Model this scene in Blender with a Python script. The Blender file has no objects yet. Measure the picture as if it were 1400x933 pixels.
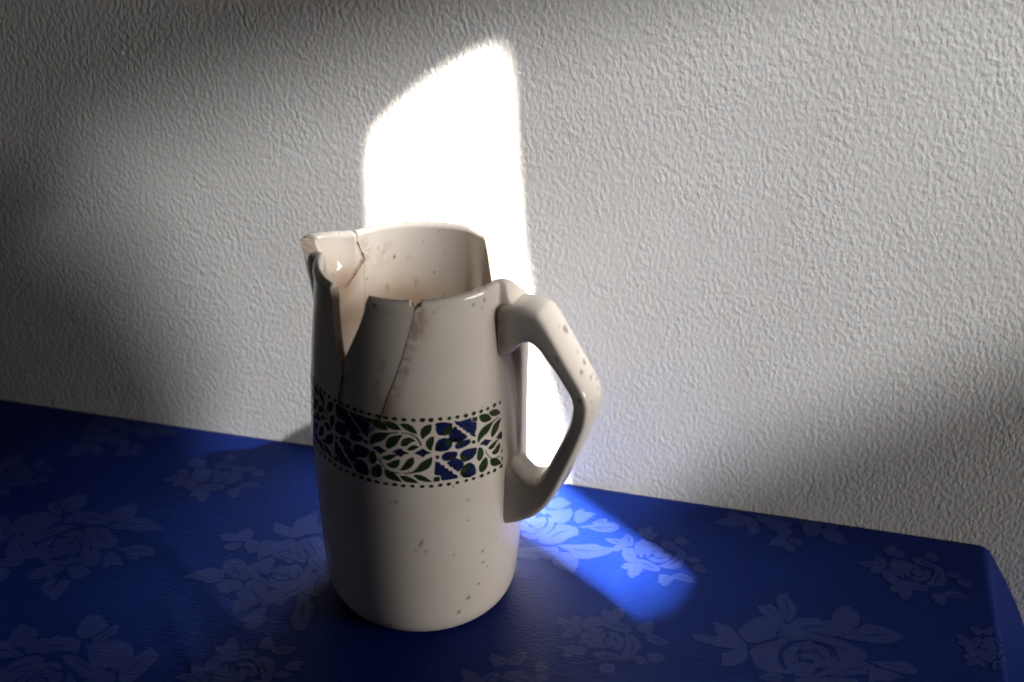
import bpy, bmesh, math, random
import numpy as np
from mathutils import Matrix, Vector, noise as mnoise
from mathutils.geometry import tessellate_polygon

S = 0.062                      # metres per modelling unit (the jug's widest radius is about one unit)
scene = bpy.context.scene
COL = scene.collection
rad = math.radians

# ------------------------------------------------------------------ camera
cam_d = bpy.data.cameras.new('camera')
cam_d.sensor_width = 36.0
cam_d.lens = 42.853
cam_d.clip_start = 0.01
cam_d.clip_end = 50
cam = bpy.data.objects.new('camera', cam_d)
COL.objects.link(cam)
CR = ((0.970892, -0.121636, 0.206334), (0.239233, 0.450368, -0.860196), (0.011705, 0.884519, 0.466358))
CP = (3.079, -9.189, 7.785)
M4 = Matrix(CR).to_4x4()
M4.translation = Vector(CP) * S
cam.matrix_world = M4
cam_d.dof.use_dof = True
cam_d.dof.focus_distance = 0.715
cam_d.dof.aperture_fstop = 5.6
scene.camera = cam

# ------------------------------------------------------------------ world, lamps, exposure
world = bpy.data.worlds.new('World')
scene.world = world
world.use_nodes = True
bg = world.node_tree.nodes['Background']
bg.inputs[0].default_value = (0.85, 0.9, 1.0, 1)
bg.inputs[1].default_value = 0.007

scene.cycles.use_light_tree = False      # three lamps only: sample them evenly
vs = scene.view_settings
vs.view_transform = 'Standard'
vs.look = 'None'
vs.exposure = 0.0
vs.gamma = 1.0

def dir_from(az, el):
    """unit vector towards a lamp: az 0 = straight out of the wall, 90 = along the wall to the right"""
    return Vector((math.sin(rad(az)) * math.cos(rad(el)), -math.cos(rad(az)) * math.cos(rad(el)), math.sin(rad(el))))

def add_lamp(name, kind, target, az, el, dist, energy, color, roll=0.0, **kw):
    d = bpy.data.lights.new(name, kind)
    d.energy = energy
    d.color = color
    for k, v in kw.items():
        setattr(d, k, v)
    o = bpy.data.objects.new(name, d)
    COL.objects.link(o)
    D = dir_from(az, el)
    o.location = Vector(target) * S + D * dist
    q = D.to_track_quat('Z', 'Y').to_matrix().to_4x4()
    o.matrix_world = Matrix.Translation(o.location) @ q @ Matrix.Rotation(rad(roll), 4, 'Z')
    return o

SUN_AZ, SUN_EL, SUN_D = 49.0, 45.0, 5.0
SUN_T = (-0.26, 2.0, 0.65)
sun = add_lamp('sunbeam_lamp', 'SPOT', SUN_T, SUN_AZ, SUN_EL, SUN_D, 125000, (1.0, 0.95, 0.87),
               shadow_soft_size=0.046, spot_size=rad(4.3), spot_blend=0.0)
# paler sky light through the wide window beside it, strongest round the sunny patch
SKY_AZ, SKY_EL, SKY_D = 54.0, 57.0, 5.0
SKY_T = (0.9, 2.0, 2.2)
add_lamp('window_sky_lamp', 'SPOT', SKY_T, SKY_AZ, SKY_EL, SKY_D, 1380, (0.985, 0.985, 1.0),
         shadow_soft_size=0.034, spot_size=rad(9.9), spot_blend=1.0)
# weaker, low light from the room on the right
add_lamp('room_lamp', 'AREA', (0.0, 0.0, 2.6), 84, 6, 2.0, 3.9, (1.0, 0.965, 0.925), roll=0,
         shape='RECTANGLE', size=0.85, size_y=0.30, spread=rad(70))

# faint fill lamp, added on the left to lift the jug's dark side
add_lamp('left_fill_lamp', 'AREA', (0.0, 0.0, 2.0), -75, 9, 1.3, 0.26, (1.0, 0.94, 0.88), roll=0,
         shape='RECTANGLE', size=0.5, size_y=0.5)

# ------------------------------------------------------------------ helpers
def link(o, parent=None):
    COL.objects.link(o)
    if parent is not None:
        o.parent = parent
    return o

def mesh_obj(name, verts, faces, mats, parent=None, fmat=None, smooth=True, attrs=None):
    me = bpy.data.meshes.new(name)
    me.from_pydata([tuple(v) for v in verts], [], [tuple(f) for f in faces])
    for m in (mats if isinstance(mats, (list, tuple)) else [mats]):
        me.materials.append(m)
    if fmat is not None:
        me.polygons.foreach_set('material_index', np.asarray(fmat, dtype=np.int32))
    me.polygons.foreach_set('use_smooth', np.full(len(me.polygons), smooth))
    if attrs:
        for k, v in attrs.items():
            a = me.attributes.new(k, 'FLOAT', 'POINT')
            a.data.foreach_set('value', np.asarray(v, dtype=np.float32))
    me.update()
    return link(bpy.data.objects.new(name, me), parent)

def smoothstep(a, b, x):
    t = np.clip((np.asarray(x, float) - a) / (b - a), 0, 1)
    return t * t * (3 - 2 * t)

def pchip(X, Y):
    X = np.asarray(X, float); Y = np.asarray(Y, float)
    h = np.diff(X); d = np.diff(Y) / h
    m = np.zeros_like(Y)
    for i in range(1, len(X) - 1):
        if d[i - 1] * d[i] > 0:
            w1 = 2 * h[i] + h[i - 1]; w2 = h[i] + 2 * h[i - 1]
            m[i] = (w1 + w2) / (w1 / d[i - 1] + w2 / d[i])
    m[0] = d[0]; m[-1] = d[-1]
    def f(x):
        x = np.clip(np.asarray(x, float), X[0], X[-1])
        i = np.clip(np.searchsorted(X, x, side='right') - 1, 0, len(X) - 2)
        t = (x - X[i]) / h[i]
        return ((2*t**3 - 3*t**2 + 1) * Y[i] + (t**3 - 2*t**2 + t) * h[i] * m[i]
                + (-2*t**3 + 3*t**2) * Y[i+1] + (t**3 - t**2) * h[i] * m[i+1])
    return f

# camera rays, used once to carry flat print drawn by eye onto the real surfaces
RX = np.array([r[0] for r in CR]); RU = np.array([r[1] for r in CR]); RB = np.array([r[2] for r in CR])
CPn = np.array(CP)
def ray(x, y):
    return -RB * 1666.51 + RX * (x - 700) - RU * (y - 466.5)
def on_table(x, y):
    d = ray(x, y); t = -CPn[2] / d[2]
    p = CPn + t * d
    return p[0], p[1]

# ------------------------------------------------------------------ materials
def new_mat(name):
    m = bpy.data.materials.new(name)
    m.use_nodes = True
    nt = m.node_tree
    return m, nt, nt.nodes['Principled BSDF']

def N(nt, t, **kw):
    n = nt.nodes.new(t)
    for k, v in kw.items():
        if k in n.inputs:
            n.inputs[k].default_value = v
        else:
            setattr(n, k, v)
    return n

def mixcol(nt, fac, a, b, blend='MIX'):
    n = nt.nodes.new('ShaderNodeMix')
    n.data_type = 'RGBA'; n.blend_type = blend
    L = nt.links
    for sock, v in ((n.inputs[0], fac), (n.inputs[6], a), (n.inputs[7], b)):
        if hasattr(v, 'is_linked') or isinstance(v, bpy.types.NodeSocket):
            L.new(v, sock)
        elif isinstance(v, (int, float)):
            sock.default_value = v
        else:
            sock.default_value = (*v, 1)
    return n.outputs[2]

def math_n(nt, op, a, b=0.0, clamp=False):
    n = nt.nodes.new('ShaderNodeMath'); n.operation = op; n.use_clamp = clamp
    for i, v in enumerate((a, b)):
        if isinstance(v, bpy.types.NodeSocket):
            nt.links.new(v, n.inputs[i])
        else:
            n.inputs[i].default_value = v
    return n.outputs[0]

def ramp(nt, fac, stops):
    n = nt.nodes.new('ShaderNodeValToRGB')
    el = n.color_ramp.elements
    while len(el) < len(stops):
        el.new(0.5)
    for e, (p, c) in zip(el, stops):
        e.position = p
        e.color = (c, c, c, 1) if isinstance(c, (int, float)) else (*c, 1)
    nt.links.new(fac, n.inputs[0])
    return n.outputs[0]

def obj_coords(nt, scale=(1, 1, 1), rot=(0, 0, 0)):
    tc = N(nt, 'ShaderNodeTexCoord')
    mp = N(nt, 'ShaderNodeMapping')
    mp.inputs['Scale'].default_value = scale
    mp.inputs['Rotation'].default_value = rot
    nt.links.new(tc.outputs['Object'], mp.inputs[0])
    return mp.outputs[0]

def noise_n(nt, vec, scale, detail=2.0, rough=0.5, dist=0.0):
    n = N(nt, 'ShaderNodeTexNoise')
    n.inputs['Scale'].default_value = scale
    n.inputs['Detail'].default_value = detail
    n.inputs['Roughness'].default_value = rough
    n.inputs['Distortion'].default_value = dist
    nt.links.new(vec, n.inputs['Vector'])
    return n.outputs[0]

def bump(nt, height, strength, distance, normal=None):
    b = N(nt, 'ShaderNodeBump')
    b.inputs['Strength'].default_value = strength
    b.inputs['Distance'].default_value = distance
    nt.links.new(height, b.inputs['Height'])
    if normal is not None:
        nt.links.new(normal, b.inputs['Normal'])
    return b.outputs[0]

# wall: white paint over embossed rough-cast paper
mat_wall, nt, P = new_mat('painted_roughcast')
v = obj_coords(nt, (1.0, 1.0, 0.66), (0, rad(-16), 0))
n1 = noise_n(nt, v, 400, 1.0, 0.4, 0.3)
n2 = noise_n(nt, v, 760, 1.0, 0.5, 0.2)
n3 = noise_n(nt, v, 9, 3.0, 0.5, 0.0)
h = ramp(nt, n1, [(0.30, 0.0), (0.52, 0.5), (0.72, 1.0)])
h2 = math_n(nt, 'MULTIPLY', math_n(nt, 'ADD', h, math_n(nt, 'MULTIPLY', n2, 0.22)), ramp(nt, noise_n(nt, v, 38, 2, 0.5), [(0.3, 0.55), (0.7, 1.0)]))
nt.links.new(bump(nt, h2, 0.43, 0.0007), P.inputs['Normal'])
nt.links.new(mixcol(nt, ramp(nt, n3, [(0.35, 0.0), (0.7, 1.0)]), (0.70, 0.685, 0.655), (0.755, 0.742, 0.715)), P.inputs['Base Color'])
P.inputs['Roughness'].default_value = 0.62
P.inputs['Specular IOR Level'].default_value = 0.3

# glazed cream earthenware
def glaze_mat(name, base, band=False):
    m, nt, P = new_mat(name)
    v = obj_coords(nt)
    at = N(nt, 'ShaderNodeAttribute', attribute_name='stain')
    sp = N(nt, 'ShaderNodeAttribute', attribute_name='speck')
    nA = noise_n(nt, v, 150, 4, 0.62, 0.7)
    nB = noise_n(nt, v, 420, 3, 0.6, 0.4)
    nC = noise_n(nt, v, 22, 3, 0.55, 0.2)
    c0 = mixcol(nt, ramp(nt, nC, [(0.35, 0), (0.7, 1)]), base, tuple(x * f for x, f in zip(base, (0.95, 0.93, 0.89))))
    ti = N(nt, 'ShaderNodeAttribute', attribute_name='tint')
    c0 = mixcol(nt, math_n(nt, 'MULTIPLY', ti.outputs['Fac'], ramp(nt, nC, [(0.3, 0.75), (0.7, 1.1)]), True), c0, (0.33, 0.20, 0.105))
    sfac = math_n(nt, 'MULTIPLY', at.outputs['Fac'], ramp(nt, nA, [(0.37, 0.10), (0.60, 1.5)]))
    sfac2 = math_n(nt, 'MULTIPLY', sfac, ramp(nt, nB, [(0.25, 0.75), (0.7, 1.0)]), True)
    c1 = mixcol(nt, sfac2, c0, (0.26, 0.135, 0.06))
    tiny = ramp(nt, noise_n(nt, v, 330, 1, 0.5, 0.0), [(0.765, 0.0), (0.80, 0.55)])
    c2 = mixcol(nt, tiny, c1, (0.13, 0.085, 0.055))
    c3 = mixcol(nt, math_n(nt, 'MULTIPLY', sp.outputs['Fac'], ramp(nt, nB, [(0.3, 0.5), (0.6, 1.0)]), True), c2, (0.085, 0.075, 0.07))
    nt.links.new(c3, P.inputs['Base Color'])
    rg = math_n(nt, 'ADD', 0.13, math_n(nt, 'MULTIPLY', sfac2, 0.35))
    nt.links.new(rg, P.inputs['Roughness'])
    nt.links.new(bump(nt, noise_n(nt, v, 45, 2, 0.5), 0.12, 0.0008), P.inputs['Normal'])
    P.inputs['IOR'].default_value = 1.5
    P.inputs['Specular IOR Level'].default_value = 0.5
    return m
mat_glaze = glaze_mat('cream_glaze', (0.74, 0.672, 0.598))

mat_frac, nt, P = new_mat('broken_earthenware')
v = obj_coords(nt)
nA = noise_n(nt, v, 120, 5, 0.65, 0.4); nB = noise_n(nt, v, 35, 3, 0.6, 0.2)
at = N(nt, 'ShaderNodeAttribute', attribute_name='stain')
c = mixcol(nt, ramp(nt, nB, [(0.35, 0), (0.7, 1)]), (0.68, 0.55, 0.46), (0.56, 0.42, 0.33))
c = mixcol(nt, math_n(nt, 'MULTIPLY', at.outputs['Fac'], ramp(nt, nA, [(0.3, 0.5), (0.6, 1)]), True), c, (0.12, 0.055, 0.025))
nt.links.new(c, P.inputs['Base Color'])
nt.links.new(bump(nt, nA, 0.6, 0.0006), P.inputs['Normal'])
P.inputs['Roughness'].default_value = 0.85
P.inputs['Specular IOR Level'].default_value = 0.2

def paint_mat(name, base, dark, scale=220):
    m, nt, P = new_mat(name)
    v = obj_coords(nt)
    f = ramp(nt, noise_n(nt, v, scale, 3, 0.6, 0.5), [(0.36, 0.0), (0.66, 1.0)])
    nt.links.new(mixcol(nt, f, dark, base), P.inputs['Base Color'])
    P.inputs['Roughness'].default_value = 0.16
    return m
mat_green = paint_mat('leaf_green_paint', (0.030, 0.050, 0.017), (0.015, 0.029, 0.009))
mat_blue = paint_mat('cobalt_blue_paint', (0.014, 0.022, 0.110), (0.008, 0.012, 0.045))
mat_navy = paint_mat('navy_paint', (0.012, 0.015, 0.070), (0.008, 0.010, 0.040))
mat_ink = paint_mat('blue_black_paint', (0.010, 0.013, 0.022), (0.006, 0.008, 0.012))
mat_rust = paint_mat('rust_stain', (0.20, 0.095, 0.035), (0.10, 0.045, 0.02), 500)
mat_darkline = paint_mat('crack_shade', (0.03, 0.016, 0.010), (0.018, 0.010, 0.007), 500)  # near-black colour standing in for the shade inside the front crack

# tablecloth: blue crepe-surfaced cloth, roses woven in a paler thread
def cloth_mat(name, c_a, c_b, c_dark, rough, spec, sheen, weave):
    m, nt, P = new_mat(name)
    v = obj_coords(nt, (1, 1, 1), (0, 0, rad(-22)))
    v2 = obj_coords(nt, (0.22, 1.0, 1.0), (0, 0, rad(-12)))
    nL = noise_n(nt, v, 14, 3, 0.55, 0.2)
    nW = noise_n(nt, v2, 760, 2, 0.55, 0.2)
    nF = noise_n(nt, v, 1900, 1, 0.5, 0.0)
    wv = ramp(nt, nW, [(0.33, 0.0), (0.67, 1.0)])
    c = mixcol(nt, ramp(nt, nL, [(0.3, 0), (0.7, 1)]), c_a, c_b)
    c = mixcol(nt, math_n(nt, 'MULTIPLY', wv, weave), c, c_dark)
    nt.links.new(c, P.inputs['Base Color'])
    hgt = math_n(nt, 'ADD', wv, math_n(nt, 'MULTIPLY', nF, 0.5))
    ripple = bump(nt, noise_n(nt, v, 32, 2, 0.5, 0.4), 0.16, 0.0022)
    nt.links.new(bump(nt, hgt, 0.34, 0.0005, ripple), P.inputs['Normal'])
    P.inputs['Roughness'].default_value = rough
    P.inputs['Specular IOR Level'].default_value = spec
    P.inputs['Sheen Weight'].default_value = sheen
    P.inputs['Sheen Roughness'].default_value = 0.5
    P.inputs['Sheen Tint'].default_value = (0.5, 0.6, 1.0, 1)
    return m
mat_cloth = cloth_mat('blue_cloth', (0.0032, 0.0140, 0.112), (0.0040, 0.0160, 0.128), (0.0024, 0.0100, 0.085), 0.45, 0.08, 0.0, 0.30)
mat_rose = cloth_mat('pale_blue_thread', (0.0135, 0.0265, 0.130), (0.0225, 0.0385, 0.155), (0.0060, 0.0165, 0.104), 0.45, 0.14, 0.0, 0.45)

# ------------------------------------------------------------------ wall
YW = 2.01
w = mesh_obj('wall', [(-26*S, YW*S, -14*S), (26*S, YW*S, -14*S), (26*S, YW*S, 24*S), (-26*S, YW*S, 24*S),
                      (-26*S, (YW+1)*S, -14*S), (26*S, (YW+1)*S, -14*S), (26*S, (YW+1)*S, 24*S), (-26*S, (YW+1)*S, 24*S)],
             [(0, 1, 2, 3), (5, 4, 7, 6), (4, 0, 3, 7), (1, 5, 6, 2), (3, 2, 6, 7), (4, 5, 1, 0)], mat_wall, smooth=False)
w['kind'] = 'structure'
w['label'] = 'white painted wall with an embossed rough-cast texture behind the jug'

# ------------------------------------------------------------------ unseen boards, added to shape the sunbeam and the sky light
mat_mask, nt, P = new_mat('dark_mask_board')
P.inputs['Base Color'].default_value = (0.05, 0.05, 0.05, 1); P.inputs['Roughness'].default_value = 0.8
def build_beam_mask(label, target, az, el, dist, board_d, reach, land):
    """board across the beam with an opening whose light lands on the outline land"""
    D = dir_from(az, el)
    L = np.array(Vector(target) + D * (dist / S))
    Dn = np.array(D)
    c0 = np.array(target) + Dn * (board_d / S)
    ex = np.array(Vector((0, 0, 1)).cross(D).normalized()); ey = np.cross(Dn, ex)
    inner = []
    land = [tuple(np.array(p) * (1 - k / 6) + np.array(q) * (k / 6)) for p, q in zip(land, land[1:] + land[:1]) for k in range(6)]
    for p in land:
        d = np.array(p) - L
        t = ((c0 - L) @ Dn) / (d @ Dn)
        q = L + t * d - c0
        inner.append((q @ ex, q @ ey))
    n = len(inner); m = 40
    outer = [(reach * math.cos(2 * math.pi * k / m), reach * math.sin(2 * math.pi * k / m)) for k in range(m)]
    flat = [Vector((x, y, 0)) for x, y in outer], [Vector((x, y, 0)) for x, y in inner]
    tris = tessellate_polygon(flat)
    vs_, fs = [], []
    for off in (0.0, 0.12):
        for x, y in outer + inner:
            vs_.append(tuple((c0 + x * ex + y * ey + off * Dn) * S))
    k = m + n
    for t in tris:
        fs += [tuple(t), tuple(i + k for i in reversed(t))]
    for i in range(m):
        j = (i + 1) % m; fs.append((i, j, k + j, k + i))
    for i in range(n):
        j = (i + 1) % n; fs.append((m + i, k + m + i, k + m + j, m + j))
    o = mesh_obj('beam_mask', vs_, fs, mat_mask, smooth=False)
    o['kind'] = 'structure'
    o['label'] = label
build_beam_mask('unseen dark board with an arched opening, added to shape the narrow sunbeam', SUN_T, SUN_AZ, SUN_EL, SUN_D, 2.0, 3.6,
    [(-0.22, YW, 4.05), (-0.25, YW, 4.30), (-0.31, YW, 4.52), (-0.40, YW, 4.64), (-0.50, YW, 4.60), (-0.53, YW, 4.30),
     (-0.53, YW, 3.2), (-0.52, YW, 2.2), (-0.40, YW, 1.0), (-0.12, YW, 0.1),
     (1.08, 1.26, 0), (1.75, 0.78, 0), (2.42, 0.25, 0), (2.48, 0.22, 0), (2.52, 0.26, 0), (2.47, 0.34, 0), (1.80, 0.85, 0), (0.36, YW, 0.1),
     (0.12, YW, 0.9), (-0.12, YW, 2.3), (-0.21, YW, 3.6)])
build_beam_mask('unseen dark board with a wide slanted opening, added to shape the pale sky light', SKY_T, SKY_AZ, SKY_EL, SKY_D, 2.0, 4.4,
    [(2.45, YW, 0.30), (3.8, YW, 1.20), (5.3, YW, 2.12), (6.4, YW, 2.9), (6.8, YW, 4.0), (6.4, YW, 6.0), (4.0, YW, 6.2), (1.38, YW, 5.37), (-0.3, YW, 4.83), (-1.92, YW, 4.29), (-3.6, YW, 3.8), (-5.0, YW, 3.2),
     (-5.0, YW, 2.75), (-4.2, YW, 2.35), (-3.6, YW, 1.5), (-3.3, YW, 0.4), (-3.0, 1.35, 0), (-2.5, 1.2, 0), (-1.8, 1.36, 0), (-0.9, 1.2, 0), (-0.2, 0.75, 0), (0.5, 0.6, 0), (1.3, 0.9, 0), (2.0, 1.6, 0)])

# ------------------------------------------------------------------ tablecloth
UE, VE = 5.46, -5.4            # where the cloth starts to roll over the table's right and front edges
RROLL = 0.07
def creases(x, y):
    z = 0.012 * np.sin(x * 0.9 + 0.6 * y + 1.0) * np.sin(y * 0.7 - 0.3 * x)
    for (x0, y0, x1, y1, a, wd) in ((-2.78, -0.10, -1.44, -1.14, 0.012, 0.10), (-2.30, -0.95, -1.60, -1.75, 0.010, 0.09),
                                    (-5.0, 0.6, -2.9, -0.05, 0.007, 0.2), (2.2, -3.2, 3.6, -1.0, 0.008, 0.16)):
        dx, dy = x1 - x0, y1 - y0; L = math.hypot(dx, dy)
        s = ((x - x0) * dx + (y - y0) * dy) / L; n = (-(x - x0) * dy + (y - y0) * dx) / L
        z = z + a * np.exp(-(n / wd) ** 2) * smoothstep(-0.3, 0.3, s) * (1 - smoothstep(L - 0.3, L + 0.3, s))
    near = np.exp(-((x * x + y * y) / 1.5 ** 2) ** 2)
    return z * (1 - near) - 0.012 * near * 0
def roll(d):
    """distance past the edge -> (out, drop)"""
    d = np.maximum(d, 0)
    a = np.minimum(d / RROLL, math.pi / 2)
    return np.where(d > 0, RROLL * np.sin(a), 0.0), RROLL * (1 - np.cos(a)) + np.maximum(d - RROLL * math.pi / 2, 0)
def cloth_pt(u, v, off=0.0):
    u = np.asarray(u, float); v = np.asarray(v, float)
    ox, dz1 = roll(u - UE); oy, dz2 = roll(VE - v)
    x = np.minimum(u, UE) + ox; y = np.maximum(v, VE) - oy
    z = creases(x, y) - np.maximum(dz1, dz2)
    # the side drop flares out at the wall corner and hangs in soft folds
    corner = np.exp(-np.maximum(1.99 - v, 0) / 0.55)
    x = x + dz1 * (0.10 + 0.62 * corner * np.exp(-dz1 * 0.25)) + 0.07 * np.minimum(dz1, 1) * np.sin(v * 3.3 + 0.8) * (1 - corner)
    y = y - dz2 * 0.08 - 0.07 * np.minimum(dz2, 1) * np.sin(u * 2.6)
    nz = 1.0
    return np.stack([x + off * (dz1 > RROLL * 0.5), y, z + off], -1)

def build_cloth():
    us = np.concatenate([np.linspace(-17, UE - 0.05, 380), UE + np.linspace(0, RROLL * math.pi / 2, 9), UE + RROLL * math.pi / 2 + np.linspace(0.08, 2.6, 40)])
    vs_ = np.concatenate([VE - RROLL * math.pi / 2 - np.linspace(2.6, 0.1, 26), VE - np.linspace(RROLL * math.pi / 2, 0, 8), np.linspace(VE + 0.06, YW - 0.012, 170)])
    U, V = np.meshgrid(us, vs_)
    Pt = cloth_pt(U, V)
    nu, nv = len(us), len(vs_)
    verts = (Pt.reshape(-1, 3) * S)
    idx = np.arange(nu * nv).reshape(nv, nu)
    f = np.stack([idx[:-1, :-1], idx[:-1, 1:], idx[1:, 1:], idx[1:, :-1]], -1).reshape(-1, 4)
    o = mesh_obj('tablecloth', verts, f.tolist(), mat_cloth)
    md = o.modifiers.new('thickness', 'SOLIDIFY'); md.thickness = 0.0006; md.offset = -1
    o['label'] = 'shiny royal blue tablecloth woven with pale roses, under the jug'
    o['category'] = 'tablecloth'
    return o
cloth = build_cloth()

# --- flat polygons mapped onto a surface
def chaikin(p, it=1, q=0.22):
    p = [tuple(a) for a in p]
    for _ in range(it):
        o = []
        for i in range(len(p)):
            a, b = p[i], p[(i + 1) % len(p)]
            o.append((a[0] * (1 - q) + b[0] * q, a[1] * (1 - q) + b[1] * q))
            o.append((a[0] * q + b[0] * (1 - q), a[1] * q + b[1] * (1 - q)))
        p = o
    return p

def polys_to_mesh(polys, maxlen):
    """triangulate flat polygons and split long edges; returns (N,2) points, triangles, polygon index per triangle"""
    bm = bmesh.new()
    lay = bm.faces.layers.int.new('id')
    for k, p in enumerate(polys):
        vs_ = [bm.verts.new((x, y, 0)) for x, y in p]
        for tri in tessellate_polygon([[Vector((x, y, 0)) for x, y in p]]):
            try:
                f = bm.faces.new([vs_[i] for i in tri]); f[lay] = k
            except ValueError:
                pass
    for _ in range(5):
        long = [e for e in bm.edges if e.calc_length() > maxlen]
        if not long:
            break
        bmesh.ops.subdivide_edges(bm, edges=long, cuts=1)
        bmesh.ops.triangulate(bm, faces=[f for f in bm.faces if len(f.verts) > 3])
    bm.verts.index_update()
    pts = np.array([(v.co.x, v.co.y) for v in bm.verts])
    tris = []
    for f in bm.faces:
        i = [v.index for v in f.verts]
        a, b, c_ = pts[i[0]], pts[i[1]], pts[i[2]]
        if (b[0]-a[0])*(c_[1]-a[1]) - (b[1]-a[1])*(c_[0]-a[0]) < 0:
            i = i[::-1]
        tris.append(i)
    ids = [f[lay] for f in bm.faces]
    bm.free()
    return pts, tris, ids

# roses: petals drawn in a picture crop (x0, y0, scale) and carried to the table plane
ROSE_A = (0, 660, 240/1317, [
 [(370,190),(378,160),(388,143),(415,150),(430,190),(470,228),(440,242),(395,222)],
 [(450,152),(485,140),(520,118),(550,108),(580,88),(610,98),(645,86),(640,150),(600,200),(545,222),(505,215),(478,190)],
 [(836,240),(850,215),(872,198),(930,180),(975,172),(1020,155),(1018,220),(980,268),(920,285),(858,288)],
 [(795,332),(850,322),(900,308),(950,280),(1010,262),(1080,268),(1150,298),(1190,322),(1225,352),(1130,352),(1050,368),(950,350),(860,342)],
 [(860,488),(905,488),(940,494),(1000,475),(1080,470),(1125,480),(1158,505),(1145,535),(1095,548),(1050,540),(990,525),(930,505)],
 [(945,525),(990,530),(1045,548),(1030,578),(1000,568),(970,550)],
 [(765,612),(785,575),(800,545),(835,518),(870,540),(892,575),(925,615),(860,612),(835,612),(795,642)],
 [(88,332),(112,305),(150,272),(195,247),(240,240),(300,228),(370,235),(430,250),(462,270),(400,296),(372,330),(300,362),(225,380),(165,372),(130,398),(105,365)],
 [(478,304),(510,268),(545,240),(600,224),(670,226),(715,218),(735,245),(790,232),(825,262),(836,290),(798,322),(740,308),(690,312),(620,292),(545,290)],
 [(640,352),(700,336),(760,342),(815,362),(832,398),(890,432),(868,460),(850,482),(760,490),(700,500),(698,450),(690,410),(660,390)],
 [(52,548),(50,510),(72,480),(66,450),(98,420),(140,402),(175,420),(205,432),(245,470),(240,520),(275,562),(200,572),(150,560),(100,562)],
 [(298,560),(258,522),(280,480),(335,452),(412,408),(380,450),(340,482),(305,520),(330,560),(390,592),(470,590),(545,562),(562,582),(520,604),(460,622),(350,622)],
 [(505,592),(560,578),(610,560),(640,520),(690,505),(735,512),(752,545),(738,605),(700,636),(655,612),(600,600)],
 [(300,502),(360,492),(430,498),(500,520),(470,548),(400,560),(345,560),(305,545)],
 [(410,458),(440,425),(480,420),(505,440),(470,470),(420,480)],
 [(500,420),(540,402),(590,410),(610,445),(600,480),(560,450),(520,440)],
 [(430,495),(480,480),(530,460),(570,475),(600,495),(560,540),(500,520)],
 [(470,400),(520,372),(580,362),(640,380),(668,430),(665,490),(625,530),(590,548),(628,500),(635,440),(610,400),(560,385),(510,395)],
 [(180,400),(230,385),(310,370),(400,352),(440,330),(560,320),(520,345),(440,375),(360,400),(300,430),(240,440),(200,425)],
 [(222,718),(240,690),(255,665),(300,640),(400,625),(440,640),(492,625),(455,665),(400,690),(372,718),(330,705),(290,722)],
 [(508,655),(545,622),(585,626),(622,620),(650,650),(682,682),(630,695),(600,715),(560,722),(535,695)],
 [(298,792),(325,770),(338,752),(380,722),(420,718),(400,760),(380,800),(400,815),(430,770),(450,735),(490,735),(525,742),(505,775),(480,800),(450,840),(405,892),(380,860),(362,838),(332,832),(340,810)],
 [(-60,300),(-10,280),(40,258),(65,290),(82,318),(72,350),(95,385),(60,420),(40,442),(-5,462),(-60,440)],
 [(-60,580),(10,582),(60,570),(130,572),(175,588),(168,610),(120,628),(60,622),(-60,615)],
 [(-50,650),(20,640),(55,655),(72,685),(45,705),(20,742),(-40,720)]])
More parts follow.
